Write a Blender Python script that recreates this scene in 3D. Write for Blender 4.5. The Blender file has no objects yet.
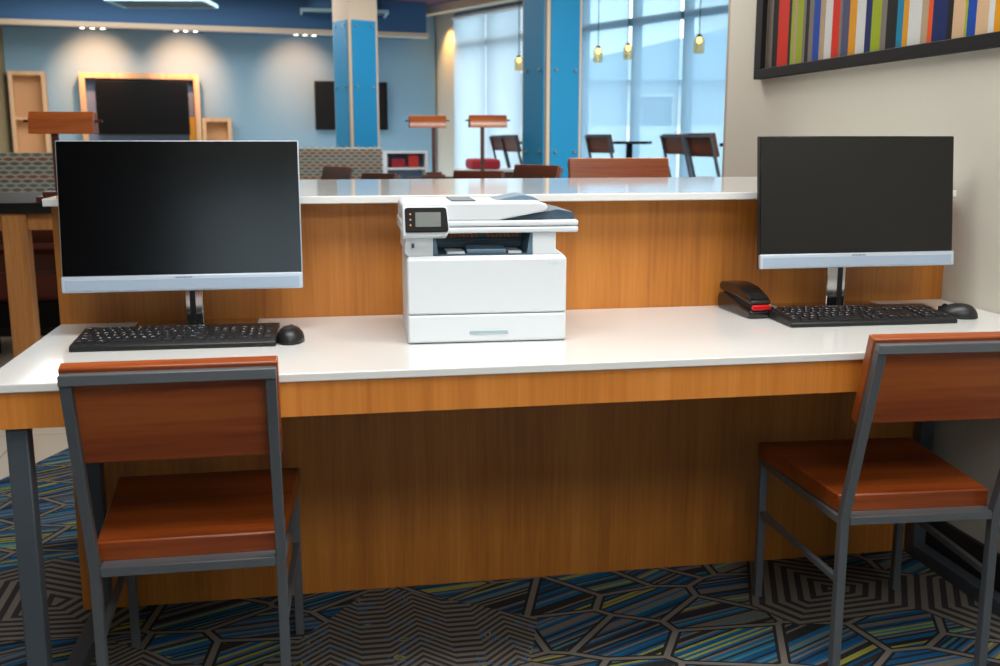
import bpy, bmesh, math, random
from mathutils import Vector, Matrix
random.seed(7)
C = bpy.context.scene.collection
SC = bpy.context.scene
PI = math.pi
R = math.radians

# ------------------------------------------------------------------ camera
cam = bpy.data.cameras.new('camera')
camo = bpy.data.objects.new('camera', cam); C.objects.link(camo)
camo.location = (-1.7507, -2.0012, 1.2101)
camo.rotation_euler = (PI/2 - 0.1861, 0, -0.1728)
cam.sensor_fit = 'HORIZONTAL'; cam.sensor_width = 36.0
cam.lens = 1028.47/1000*36.0
cam.clip_start = 0.05; cam.clip_end = 200
cam.dof.use_dof = True; cam.dof.focus_distance = 2.45; cam.dof.aperture_fstop = 5.0
SC.camera = camo
# ------------------------------------------------------------------ world, exposure
w = bpy.data.worlds.new('sky'); SC.world = w; w.use_nodes = True
bg = w.node_tree.nodes['Background']
bg.inputs[0].default_value = (0.86, 0.94, 1.0, 1); bg.inputs[1].default_value = 3.5
SC.view_settings.view_transform = 'Standard'; SC.view_settings.look = 'None'
SC.view_settings.exposure = 0.0; SC.view_settings.gamma = 1.0; SC.view_settings.use_curve_mapping = False
# ------------------------------------------------------------------ large area lights (ceiling lighting of the room, plus added fill for the pillars)
def area(name, loc, size, power, col=(1, 1, 1), rot=(0, 0, 0)):
    l = bpy.data.lights.new(name, 'AREA'); l.shape = 'RECTANGLE'; l.size, l.size_y = size
    l.energy = power; l.color = col
    o = bpy.data.objects.new(name, l); o.location = loc; o.rotation_euler = rot; C.objects.link(o); return o
area('ceiling_lamp_work', (-1.35, -0.55, 2.93), (2.6, 0.9), 80, (1, 0.985, 0.96))
area('ceiling_lamp_rear', (-0.9, -2.9, 2.93), (2.4, 1.2), 84, (1, 0.985, 0.965), (R(24), 0, 0))
area('ceiling_lamp_lounge', (-3.4, 9.6, 2.93), (3.0, 2.4), 170, (1, 0.97, 0.93))
area('fill_lamp_far_pillar', (-0.9, 6.9, 2.93), (0.8, 0.8), 42, (1, 0.96, 0.91))  # added fill, unseen; lightens the right face of the cream-topped pillar
area('fill_lamp_pillars', (0.55, 3.0, 2.93), (3.0, 1.0), 190, (1, 0.96, 0.91))  # added fill, unseen; lights the right-hand faces of both pillars

# ------------------------------------------------------------------ materials
def lin(c):
    return tuple((v/255/12.92 if v/255 <= 0.04045 else ((v/255+0.055)/1.055)**2.4) for v in c) + (1,)
def mat(name, col, rough=0.5, metal=0.0, spec=0.5, coat=0.0, emit=None, es=0.0):
    m = bpy.data.materials.new(name); m.use_nodes = True
    b = m.node_tree.nodes['Principled BSDF']
    b.inputs['Base Color'].default_value = lin(col); b.inputs['Roughness'].default_value = rough
    b.inputs['Metallic'].default_value = metal; b.inputs['Specular IOR Level'].default_value = spec
    b.inputs['Coat Weight'].default_value = coat; b.inputs['Coat Roughness'].default_value = 0.12
    if emit:
        b.inputs['Emission Color'].default_value = lin(emit); b.inputs['Emission Strength'].default_value = es
    return m
def N(m, t, **kw):
    n = m.node_tree.nodes.new(t)
    for k, v in kw.items(): setattr(n, k, v)
    return n
def L(m, a, b): m.node_tree.links.new(a, b)
def math_(m, op, a, b=None, c=None):
    n = N(m, 'ShaderNodeMath', operation=op)
    for i, v in enumerate((a, b, c)):
        if v is None: continue
        if isinstance(v, (int, float)): n.inputs[i].default_value = v
        else: L(m, v, n.inputs[i])
    return n.outputs[0]
def ramp(m, src, stops, interp='LINEAR'):
    n = N(m, 'ShaderNodeValToRGB'); cr = n.color_ramp; cr.interpolation = interp
    while len(cr.elements) < len(stops): cr.elements.new(0.5)
    for e, (p, c) in zip(cr.elements, stops): e.position = p; e.color = lin(c)
    L(m, src, n.inputs[0]); return n.outputs[0]
def mixc(m, fac, a, b):
    n = N(m, 'ShaderNodeMix', data_type='RGBA')
    for sock, v in ((n.inputs[0], fac), (n.inputs[6], a), (n.inputs[7], b)):
        if isinstance(v, (int, float)): sock.default_value = v
        elif isinstance(v, tuple): sock.default_value = lin(v)
        else: L(m, v, sock)
    return n.outputs[2]
def wood(name, dark, mid, light, axis='Z', rough=0.4, scale=1.0, coat=0.0, fine=1.0):
    """straight veneer grain running along one axis"""
    m = mat(name, mid, rough, coat=coat)
    b = m.node_tree.nodes['Principled BSDF']
    tc = N(m, 'ShaderNodeTexCoord'); mp = N(m, 'ShaderNodeMapping')
    s = {'X': (0.5, 9, 9), 'Y': (9, 0.5, 9), 'Z': (9, 9, 0.35)}[axis]
    mp.inputs['Scale'].default_value = tuple(v*scale for v in s)
    L(m, tc.outputs['Object'], mp.inputs[0])
    n1 = N(m, 'ShaderNodeTexNoise'); n1.inputs['Scale'].default_value = 1.3; n1.inputs['Detail'].default_value = 4
    n2 = N(m, 'ShaderNodeTexNoise'); n2.inputs['Scale'].default_value = 11*fine; n2.inputs['Detail'].default_value = 3
    L(m, mp.outputs[0], n1.inputs['Vector']); L(m, mp.outputs[0], n2.inputs['Vector'])
    v = math_(m, 'ADD', math_(m, 'MULTIPLY', n1.outputs['Fac'], 0.62), math_(m, 'MULTIPLY', n2.outputs['Fac'], 0.38))
    c = ramp(m, v, [(0.34, dark), (0.5, mid), (0.66, light)])
    L(m, c, b.inputs['Base Color'])
    return m

M = {}
M['veneer'] = wood('veneer', (156, 92, 30), (182, 112, 40), (198, 128, 52), 'Z', 0.42)
M['apron'] = wood('apron_veneer', (184, 108, 34), (202, 124, 46), (214, 138, 60), 'Z', 0.42)
M['cherry'] = wood('cherry', (112, 47, 13), (142, 64, 19), (164, 84, 29), 'X', 0.36, coat=0.15)
M['oak'] = wood('oak', (150, 96, 46), (182, 122, 64), (200, 142, 82), 'Z', 0.5, fine=2)
M['maple'] = wood('maple', (200, 156, 112), (218, 176, 132), (228, 190, 148), 'Z', 0.5)
M['lampwood'] = wood('lamp_wood', (128, 58, 20), (172, 86, 30), (190, 104, 42), 'X', 0.3, coat=0.3)
M['darkwood'] = wood('dark_wood', (58, 28, 18), (84, 40, 24), (104, 54, 32), 'X', 0.4)
M['quartz'] = mat('white_quartz', (222, 223, 221), 0.08, spec=0.5)
M['steel'] = mat('painted_steel', (92, 97, 102), 0.34, metal=0.15)
M['dsteel'] = mat('dark_steel', (74, 82, 90), 0.42, metal=0.1)
M['plastic_w'] = mat('white_plastic', (214, 220, 225), 0.35)
M['plastic_g'] = mat('pale_grey_plastic', (205, 214, 220), 0.4)
M['plastic_s'] = mat('slate_plastic', (92, 120, 140), 0.42)
M['plastic_d'] = mat('dark_slate_plastic', (58, 78, 94), 0.4)
M['black'] = mat('black_plastic', (24, 25, 27), 0.38)
M['gloss'] = mat('glossy_black', (26, 25, 25), 0.16)
M['blackm'] = mat('matt_black', (14, 15, 17), 0.6, spec=0.25)
M['plastic_h'] = mat('pale_teal_plastic', (150, 176, 184), 0.5)
M['seam'] = mat('dark_seam', (110, 122, 130), 0.7)
M['legend'] = mat('key_legend', (240, 242, 245), 0.6)
M['key'] = mat('key_black', (20, 21, 24), 0.42)
M['screen'] = mat('display_glass', (3, 3, 4), 0.17, spec=0.62)
M['tv'] = mat('television_glass', (9, 10, 13), 0.3, spec=0.3)
M['silver'] = mat('silver_plastic', (196, 208, 222), 0.35, metal=0.35)
M['grille'] = mat('speaker_mesh', (164, 182, 202), 0.5, metal=0.3)
M['chrome'] = mat('polished_chrome', (200, 200, 202), 0.1, metal=1.0)
M['red'] = mat('red_plastic', (190, 20, 24), 0.18)
M['lcd'] = mat('small_display', (96, 102, 98), 0.35)
M['rust'] = mat('rust_vent', (232, 132, 74), 0.5)
M['wall'] = mat('beige_paint', (206, 202, 190), 0.8)
M['wallend'] = mat('taupe_paint', (168, 158, 142), 0.8)
M['wallblue'] = mat('blue_paint', (140, 178, 200), 0.8)
M['olive'] = mat('olive_paint', (140, 128, 96), 0.85)
M['sofblue'] = mat('soffit_blue', (62, 104, 148), 0.8)
M['mauve'] = mat('mauve_ceiling', (112, 82, 100), 0.9)
M['ceil'] = mat('ceiling_paint', (216, 212, 204), 0.9)
M['trim'] = mat('cream_trim', (204, 188, 166), 0.6)
M['grey_frame'] = mat('window_frame', (104, 140, 160), 0.5)
M['baseb'] = mat('black_baseboard', (34, 36, 40), 0.5)
M['panel1'] = mat('bright_blue_panel', (14, 138, 192), 0.45)
M['bolt'] = mat('steel_bolt', (150, 170, 184), 0.3, metal=0.9)
M['leather'] = mat('maroon_leather', (96, 44, 32), 0.4)
M['redfab'] = mat('red_fabric', (186, 44, 36), 0.8)
M['crimson'] = mat('crimson_fabric', (150, 26, 44), 0.8)
M['tealfab'] = mat('teal_fabric', (20, 110, 150), 0.8)
M['tray'] = mat('hanging_panel', (46, 80, 106), 0.7)
M['trayrim'] = mat('hanging_panel_rim', (150, 186, 200), 0.6)
M['bulb'] = mat('lit_bulb', (255, 226, 170), 0.5, emit=(255, 206, 130), es=6.0)
M['downlight'] = mat('lit_downlight', (255, 255, 250), 0.5, emit=(255, 244, 226), es=7.0)
M['brass'] = mat('aged_brass', (128, 92, 58), 0.35, metal=0.8)
M['niche'] = mat('niche_paint', (206, 160, 116), 0.8)
M['nicheblue'] = mat('niche_blue_grey', (110, 130, 160), 0.8)
M['amber'] = mat('amber_panel', (214, 150, 20), 0.6)
M['white'] = mat('white_laminate', (225, 232, 236), 0.4)
M['tiles'] = mat('floor_tile', (188, 180, 166), 0.35)
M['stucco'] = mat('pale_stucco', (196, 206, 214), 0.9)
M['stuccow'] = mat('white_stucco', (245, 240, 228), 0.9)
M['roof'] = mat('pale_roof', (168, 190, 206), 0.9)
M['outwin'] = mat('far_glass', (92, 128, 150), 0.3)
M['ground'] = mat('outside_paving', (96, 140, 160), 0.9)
M['leaf'] = mat('foliage', (96, 128, 84), 0.8)

def tile_nodes():
    m = M['tiles']; b = m.node_tree.nodes['Principled BSDF']
    tc = N(m, 'ShaderNodeTexCoord'); br = N(m, 'ShaderNodeTexBrick')
    br.inputs['Color1'].default_value = lin((188, 180, 166)); br.inputs['Color2'].default_value = lin((196, 188, 174))
    br.inputs['Mortar'].default_value = lin((150, 142, 130)); br.inputs['Scale'].default_value = 1.0
    br.inputs['Mortar Size'].default_value = 0.004; br.inputs['Brick Width'].default_value = 0.6; br.inputs['Row Height'].default_value = 0.6
    L(m, tc.outputs['Object'], br.inputs['Vector']); L(m, br.outputs['Color'], b.inputs['Base Color'])
tile_nodes()

def carpet():
    m = mat('patterned_carpet', (70, 68, 66), 0.95, spec=0.1)
    b = m.node_tree.nodes['Principled BSDF']
    tc = N(m, 'ShaderNodeTexCoord')
    mp = N(m, 'ShaderNodeMapping'); mp.inputs['Scale'].default_value = (0.8, 1.05, 1); mp.inputs['Rotation'].default_value = (0, 0, 0.35); mp.inputs['Location'].default_value = (12.7, -3.3, 0)
    L(m, tc.outputs['Object'], mp.inputs[0])
    def vor(feature, sc, rnd):
        v = N(m, 'ShaderNodeTexVoronoi', voronoi_dimensions='2D', feature=feature)
        v.inputs['Scale'].default_value = sc; v.inputs['Randomness'].default_value = rnd
        L(m, mp.outputs[0], v.inputs['Vector']); return v
    big, bige = vor('F1', 2.3, 0.6), vor('DISTANCE_TO_EDGE', 2.3, 0.6)
    f1, ed = vor('F1', 5.6, 0.75), vor('DISTANCE_TO_EDGE', 5.6, 0.75)
    edge = ed.outputs['Distance']
    sep = N(m, 'ShaderNodeSeparateColor'); L(m, f1.outputs['Color'], sep.inputs[0])
    sepb = N(m, 'ShaderNodeSeparateColor'); L(m, big.outputs['Color'], sepb.inputs[0])
    kind = math_(m, 'GREATER_THAN', sepb.outputs[0], 0.36)
    sx = N(m, 'ShaderNodeSeparateXYZ'); L(m, tc.outputs['Object'], sx.inputs[0])
    def along(ang):
        return math_(m, 'SUBTRACT', math_(m, 'MULTIPLY', sx.outputs[1], math_(m, 'COSINE', ang)), math_(m, 'MULTIPLY', sx.outputs[0], math_(m, 'SINE', ang)))
    u = along(math_(m, 'MULTIPLY_ADD', sep.outputs[1], 0.5, 0.1))
    # grey fields: nested outlines, or chevrons
    tri = math_(m, 'PINGPONG', math_(m, 'MULTIPLY', bige.outputs['Distance'], 15.5), 0.5)
    zz = math_(m, 'PINGPONG', math_(m, 'MULTIPLY', sx.outputs[0], 1.0), 0.11)
    tri2 = math_(m, 'PINGPONG', math_(m, 'MULTIPLY', math_(m, 'ADD', sx.outputs[1], math_(m, 'MINIMUM', zz, 0.075)), 38.0), 0.5)
    half = math_(m, 'GREATER_THAN', sepb.outputs[2], 0.55)
    t = math_(m, 'ADD', math_(m, 'MULTIPLY', tri, math_(m, 'SUBTRACT', 1.0, half)), math_(m, 'MULTIPLY', tri2, half))
    fl = N(m, 'ShaderNodeTexNoise'); fl.inputs['Scale'].default_value = 13; L(m, tc.outputs['Object'], fl.inputs['Vector'])
    dark = ramp(m, math_(m, 'MULTIPLY', fl.outputs['Fac'], math_(m, 'MULTIPLY_ADD', half, 0.5, 0.5)), [(0.0, (62, 59, 60)), (0.58, (28, 88, 136)), (0.62, (62, 59, 60)), (0.66, (150, 150, 50)), (0.69, (62, 59, 60))], 'CONSTANT')
    dk = mixc(m, math_(m, 'GREATER_THAN', fl.outputs['Fac'], 0.56), (62, 59, 60), dark)
    grey = mixc(m, math_(m, 'GREATER_THAN', t, 0.24), dk, (124, 118, 110))
    # coloured fields: small cells of stripes in blue, teal, lime, grey
    idx = math_(m, 'FLOOR', math_(m, 'MULTIPLY', u, 125.0))
    wn = N(m, 'ShaderNodeTexWhiteNoise', noise_dimensions='2D')
    cx = N(m, 'ShaderNodeCombineXYZ'); L(m, idx, cx.inputs[0]); L(m, math_(m, 'MULTIPLY', sep.outputs[0], 57.0), cx.inputs[1])
    L(m, cx.outputs[0], wn.inputs['Vector'])
    stripes = ramp(m, wn.outputs['Value'], [(0.0, (48, 47, 50)), (0.22, (34, 98, 142)), (0.40, (116, 110, 103)), (0.62, (26, 84, 128)),
                                            (0.78, (150, 152, 72)), (0.85, (66, 124, 136)), (0.90, (54, 52, 54))], 'CONSTANT')
    o1 = math_(m, 'LESS_THAN', edge, 0.072)
    c2 = mixc(m, o1, stripes, (46, 44, 46))
    o2 = math_(m, 'LESS_THAN', edge, 0.036)
    c4 = mixc(m, o2, c2, (122, 116, 109))
    c3 = mixc(m, kind, grey, c4)
    nz = N(m, 'ShaderNodeTexNoise'); nz.inputs['Scale'].default_value = 420; nz.inputs['Detail'].default_value = 1
    L(m, tc.outputs['Object'], nz.inputs['Vector'])
    mul = N(m, 'ShaderNodeMix', data_type='RGBA', blend_type='MULTIPLY'); mul.inputs[0].default_value = 0.55
    L(m, c3, mul.inputs[6]); L(m, ramp(m, nz.outputs['Fac'], [(0.3, (176, 176, 176)), (0.7, (255, 255, 255))]), mul.inputs[7])
    L(m, mul.outputs[2], b.inputs['Base Color'])
    bp = N(m, 'ShaderNodeBump'); bp.inputs['Strength'].default_value = 0.35; bp.inputs['Distance'].default_value = 0.004
    L(m, nz.outputs['Fac'], bp.inputs['Height']); L(m, bp.outputs[0], b.inputs['Normal'])
    return m
M['carpet'] = carpet()

def woven():
    m = mat('woven_fabric', (150, 150, 140), 0.9, spec=0.1)
    b = m.node_tree.nodes['Principled BSDF']
    tc = N(m, 'ShaderNodeTexCoord'); sx = N(m, 'ShaderNodeSeparateXYZ'); L(m, tc.outputs['Object'], sx.inputs[0])
    z = math_(m, 'MULTIPLY', sx.outputs[2], 38.0)
    row = math_(m, 'FLOOR', z); fz = math_(m, 'FRACT', z)
    x = math_(m, 'ADD', math_(m, 'MULTIPLY', sx.outputs[0], 15.0), math_(m, 'MULTIPLY', row, 0.5))
    lens = math_(m, 'ABSOLUTE', math_(m, 'SINE', math_(m, 'MULTIPLY', x, PI)))
    d = math_(m, 'ABSOLUTE', math_(m, 'SUBTRACT', fz, 0.5))
    inside = math_(m, 'LESS_THAN', d, math_(m, 'MULTIPLY', lens, 0.40))
    md = math_(m, 'FRACT', math_(m, 'MULTIPLY_ADD', row, 0.25, 0.01))
    cols = ramp(m, md, [(0.0, (98, 108, 106)), (0.24, (140, 96, 90)), (0.49, (104, 116, 114)), (0.74, (98, 120, 132))], 'CONSTANT')
    L(m, mixc(m, inside, (176, 170, 154), cols), b.inputs['Base Color'])
    return m
M['woven'] = woven()

def sheer(name, col, thru):
    """roller-shade cloth: part see-through, part glowing with the daylight behind it"""
    m = bpy.data.materials.new(name); m.use_nodes = True; nt = m.node_tree
    nt.nodes.remove(nt.nodes['Principled BSDF'])
    out = nt.nodes['Material Output']
    a = N(m, 'ShaderNodeBsdfTranslucent'); a.inputs[0].default_value = lin(col)
    d = N(m, 'ShaderNodeBsdfDiffuse'); d.inputs[0].default_value = lin(col)
    t = N(m, 'ShaderNodeBsdfTransparent'); t.inputs[0].default_value = lin((230, 240, 245))
    m1 = N(m, 'ShaderNodeMixShader'); m1.inputs[0].default_value = 0.25
    m2 = N(m, 'ShaderNodeMixShader'); m2.inputs[0].default_value = thru
    L(m, a.outputs[0], m1.inputs[1]); L(m, d.outputs[0], m1.inputs[2])
    L(m, m1.outputs[0], m2.inputs[1]); L(m, t.outputs[0], m2.inputs[2]); L(m, m2.outputs[0], out.inputs[0])
    return m
M['shade_thick'] = sheer('shade_cloth', (236, 240, 242), 0.16)
M['shade_thin'] = sheer('shade_cloth_sheer', (206, 222, 231), 0.60)
M['shade_added'] = sheer('added_blind_cloth', (255, 255, 255), 0.10)  # white cloth for the added window, bright enough to reflect in the left screen
def glass(name, tint, refl=0.06):
    m = bpy.data.materials.new(name); m.use_nodes = True; nt = m.node_tree
    nt.nodes.remove(nt.nodes['Principled BSDF']); out = nt.nodes['Material Output']
    t = N(m, 'ShaderNodeBsdfTransparent'); t.inputs[0].default_value = lin(tint)
    g = N(m, 'ShaderNodeBsdfGlossy'); g.inputs['Roughness'].default_value = 0.02
    mx = N(m, 'ShaderNodeMixShader'); mx.inputs[0].default_value = refl
    L(m, t.outputs[0], mx.inputs[1]); L(m, g.outputs[0], mx.inputs[2]); L(m, mx.outputs[0], out.inputs[0])
    return m
M['glass'] = glass('window_glass', (236, 244, 247))
M['jar'] = glass('amber_jar_glass', (250, 226, 184), 0.12)

# ------------------------------------------------------------------ mesh helpers
class MB:
    def __init__(s): s.bm = bmesh.new()
    def poly(s, vs, mi=0):
        f = s.bm.faces.new([s.bm.verts.new(v) for v in vs]); f.material_index = mi; return f
    def box(s, x0, x1, y0, y1, z0, z1, mx=None, mi=0):
        r = bmesh.ops.create_cube(s.bm, size=1.0)
        T = Matrix.Translation(((x0+x1)/2, (y0+y1)/2, (z0+z1)/2)) @ Matrix.Diagonal((abs(x1-x0), abs(y1-y0), abs(z1-z0), 1))
        if mx is not None: T = mx @ T
        bmesh.ops.transform(s.bm, matrix=T, verts=r['verts'])
        if mi:
            for v in r['verts']:
                for f in v.link_faces: f.material_index = mi
        return s
    def prism(s, pts, axis, a, b, mx=None, mi=0):
        """polygon pts (2D) extruded along axis from a to b"""
        def p3(p, t):
            v = {'X': (t, p[0], p[1]), 'Y': (p[0], t, p[1]), 'Z': (p[0], p[1], t)}[axis]
            return mx @ Vector(v) if mx is not None else Vector(v)
        A = [s.bm.verts.new(p3(p, a)) for p in pts]; B = [s.bm.verts.new(p3(p, b)) for p in pts]
        n = len(pts); fs = [s.bm.faces.new(A), s.bm.faces.new(list(reversed(B)))]
        for i in range(n): fs.append(s.bm.faces.new((A[i], B[i], B[(i+1) % n], A[(i+1) % n])))
        for f in fs: f.material_index = mi
        return s
    def bar(s, p, q, wx, wy, up=(0, 0, 1)):
        """square tube from p to q"""
        p = Vector(p); q = Vector(q); d = (q-p); l = d.length; d.normalize(); up = Vector(up)
        if abs(d.dot(up)) > 0.95: up = Vector((0, 1, 0))
        x = up.cross(d).normalized(); y = d.cross(x)
        T = Matrix.Translation((p+q)/2) @ Matrix((x, y, d)).transposed().to_4x4()
        r = bmesh.ops.create_cube(s.bm, size=1.0)
        bmesh.ops.transform(s.bm, matrix=T @ Matrix.Diagonal((wx, wy, l, 1)), verts=r['verts']); return s
    def tube(s, p, q, r, seg=14, r2=None):
        p = Vector(p); q = Vector(q); d = q-p
        c = bmesh.ops.create_cone(s.bm, cap_ends=True, segments=seg, radius1=r, radius2=r if r2 is None else r2, depth=d.length)
        T = Matrix.Translation((p+q)/2) @ d.to_track_quat('Z', 'Y').to_matrix().to_4x4()
        bmesh.ops.transform(s.bm, matrix=T, verts=c['verts']); return s
    def lathe(s, prof, seg=20, c=(0, 0)):
        rings = []
        for r, z in prof:
            rings.append([s.bm.verts.new((c[0]+r*math.cos(2*PI*i/seg), c[1]+r*math.sin(2*PI*i/seg), z)) for i in range(seg)])
        for a, b in zip(rings, rings[1:]):
            for i in range(seg): s.bm.faces.new((a[i], a[(i+1) % seg], b[(i+1) % seg], b[i]))
        s.bm.faces.new(list(reversed(rings[0]))); s.bm.faces.new(rings[-1]); return s
    def path(s, pts, wx, wy):
        """mitred square tube through pts lying in one YZ plane (x constant)"""
        rings = []
        for i, p in enumerate(pts):
            p = Vector(p); a = Vector(pts[max(i-1, 0)]); b = Vector(pts[min(i+1, len(pts)-1)])
            d1 = (p-a).normalized() if i > 0 else (b-p).normalized(); d2 = (b-p).normalized() if i < len(pts)-1 else d1
            t = (d1+d2).normalized(); n = Vector((0, t.z, -t.y)); k = 1/max(0.3, t.dot(d1))
            rings.append([s.bm.verts.new(p+Vector((sx*wx/2, 0, 0))+n*(sy*wy/2*k)) for sx, sy in ((-1, -1), (1, -1), (1, 1), (-1, 1))])
        for a, b in zip(rings, rings[1:]):
            for i in range(4): s.bm.faces.new((a[i], a[(i+1) % 4], b[(i+1) % 4], b[i]))
        s.bm.faces.new(list(reversed(rings[0]))); s.bm.faces.new(rings[-1]); return s
    def build(s, name, m, parent=None, bevel=0.0, seg=2, smooth=True, sub=0):
        bmesh.ops.recalc_face_normals(s.bm, faces=s.bm.faces[:])
        me = bpy.data.meshes.new(name); s.bm.to_mesh(me); s.bm.free()
        for k in (m if isinstance(m, (list, tuple)) else [m]): me.materials.append(M[k] if isinstance(k, str) else k)
        o = bpy.data.objects.new(name, me); C.objects.link(o)
        if parent: o.parent = parent
        if bevel:
            b = o.modifiers.new('bevel', 'BEVEL'); b.width = bevel; b.segments = seg; b.limit_method = 'ANGLE'; b.angle_limit = R(35)
            b.harden_normals = False
        if sub:
            u = o.modifiers.new('sub', 'SUBSURF'); u.levels = sub; u.render_levels = sub
        if smooth:
            for p in me.polygons: p.use_smooth = True
            me.set_sharp_from_angle(angle=R(38))
        return o
def tag(o, label, cat, group=None):
    o['label'] = label; o['category'] = cat
    if group: o['group'] = group
    return o
def thing(name, label, cat, loc=(0, 0, 0), rz=0.0, group=None):
    o = bpy.data.objects.new(name, None); o.empty_display_size = 0.1; C.objects.link(o)
    o.location = loc; o.rotation_euler = (0, 0, rz); return tag(o, label, cat, group)
def struct(o): o['kind'] = 'structure'; return o
def copy_tree(o, loc, rz, label, group=None, parent=None):
    c = o.copy(); C.objects.link(c)
    if parent: c.parent = parent
    else:
        c.location = loc; c.rotation_euler = (0, 0, rz); c['label'] = label
        if group: c['group'] = group
    for ch in list(o.children): copy_tree(ch, None, None, None, None, c)
    return c

# ================================================================== SETTING
XL, D, H, HC = -2.3926, 0.6574, 0.76, 1.0733
# carpet and tile: the carpet ends along a slanting line left of the counter
q0, q1 = Vector((-2.92, 1.812)), Vector((-2.765, 2.197)); e = (q1-q0)
xa = lambda y: q0.x + e.x*(y-q0.y)/e.y
o = MB(); o.prism([(-5.7, -4.6), (3.7, -4.6), (3.7, 5.40), (0.18, 13.1), (xa(13.1), 13.1), (xa(-0.2), -0.2), (-5.7, -0.2)], 'Z', -0.06, 0.0)
struct(o.build('floor', 'carpet', smooth=False))
o = MB(); o.prism([(-5.7, -0.2), (xa(-0.2), -0.2), (xa(12.3), 12.3), (-5.7, 12.3)], 'Z', -0.06, 0.0)
struct(o.build('floor_tile', 'tiles', smooth=False))
o = MB(); o.box(-5.7, 3.7, -4.6, 2.6, 3.0, 3.1); struct(o.build('ceiling', 'ceil', smooth=False))
o = MB(); o.prism([(-5.7, 2.6), (3.7, 2.6), (3.7, 5.40), (0.005, 13.50), (-0.2, 13.45), (-5.7, 12.5)], 'Z', 3.0, 3.1); struct(o.build('ceiling_lounge', 'mauve', smooth=False))
o = MB(); o.box(0.0, 0.16, -4.6, 2.32, 0, 3.0); struct(o.build('wall_right', 'wall', smooth=False))
o = MB(); o.box(0.0, 3.7, 2.32, 2.345, 0, 3.0); struct(o.build('wall_divider', 'wallend', smooth=False))
o = MB(); o.box(3.58, 3.7, 2.44, 5.6, 0, 3.0); struct(o.build('wall_far_right', 'wall', smooth=False))
o = MB(); o.box(-5.72, -5.6, -4.6, 12.6, 0, 3.0); struct(o.build('wall_left', 'olive', smooth=False))
o = MB(); o.box(-2.7, 0.16, -4.72, -4.6, 0, 0.7); o.box(-2.7, 0.16, -4.72, -4.6, 1.95, 3.0); o.box(-0.9, 0.16, -4.72, -4.6, 0.7, 1.95)
struct(o.build('wall_front', 'wall', smooth=False))
fr = MB(); fr.box(-2.7, -2.65, -4.72, -4.6, 0.7, 1.95); fr.box(-0.95, -0.9, -4.72, -4.6, 0.7, 1.95); fr.box(-2.65, -0.95, -4.72, -4.6, 0.7, 0.75); fr.box(-2.65, -0.95, -4.72, -4.6, 1.9, 1.95)  # added window behind the camera, there for the grey reflection in the left screen
fr = struct(fr.build('added_window', 'grey_frame', smooth=False)); MB().box(-2.65, -0.95, -4.664, -4.656, 0.75, 1.9).build('pane', 'glass', fr, smooth=False)
MB().box(-2.65, -0.95, -4.63, -4.626, 0.75, 1.9).build('added_blind', 'shade_added', fr, smooth=False)  # added glowing cloth, reflected in the right part of the left screen
o = MB(); o.box(-5.7, -2.7, -4.72, -4.6, 0, 3.0); struct(o.build('wall_front_dark', 'baseb', smooth=False))  # unseen wall, made dark so the left screen reflects black at its left side
o = MB(); o.prism([(-5.733, 12.226), (-0.05, 13.16), (-0.07, 13.30), (-5.75, 12.36)], 'Z', 0, 3.0)
struct(o.build('wall_back', 'wallblue', smooth=False))
o = MB(); o.box(-0.014, -0.0, -4.6, 2.32, 0, 0.13); struct(o.build('baseboard_right', 'baseb', bevel=0.003))
# soffit with a pale wooden strip along its foot
sd = Vector((-0.28+5.489, 12.204-11.357, 0)).normalized(); sn = Vector((-sd.y, sd.x, 0))
SA = Vector((-5.6, 11.34, 0)); SB = Vector((-0.27, 12.206, 0))
o = MB(); o.prism([SA.xy, SB.xy, (SB+sn*0.95).xy, (SA+sn*0.95).xy], 'Z', 2.60, 3.0)
struct(o.build('soffit', 'sofblue', smooth=False))
o = MB(); o.prism([(SA-sn*0.03).xy, (SB-sn*0.03+sd*0.03).xy, (SB+sn*0.12+sd*0.03).xy, (SA+sn*0.12).xy], 'Z', 2.545, 2.605)
struct(o.build('trim_1', 'trim', bevel=0.004))
# window wall: runs diagonally; s is metres along it from the lounge corner
WA = Vector((-0.078, 13.305, 0)); wu = Vector((0.4144, -0.910, 0)).normalized(); wn = Vector((0.910, 0.4144, 0)).normalized()
WM = Matrix((wu, wn, Vector((0, 0, 1)))).transposed().to_4x4(); WM.translation = WA
def wbox(mb, s0, s1, n0, n1, z0, z1): return mb.box(s0, s1, n0, n1, z0, z1, mx=WM)
o = MB(); wbox(o, -0.15, 0.60, 0, 0.16, 0, 3.0); struct(o.build('wall_window', 'wall', smooth=False))
o = MB(); wbox(o, 2.88, 3.40, 0, 0.16, 0, 3.0); struct(o.build('wall_window.001', 'wall', smooth=False))
o = MB(); wbox(o, 0.60, 2.88, 0, 0.16, 2.93, 3.0); wbox(o, 3.40, 8.70, 0, 0.16, 2.93, 3.0); wbox(o, 0.60, 2.88, 0, 0.16, 0, 0.1); wbox(o, 3.40, 8.70, 0, 0.16, 0, 0.1)
struct(o.build('wall_window_lintel', 'wall', smooth=False))
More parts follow.
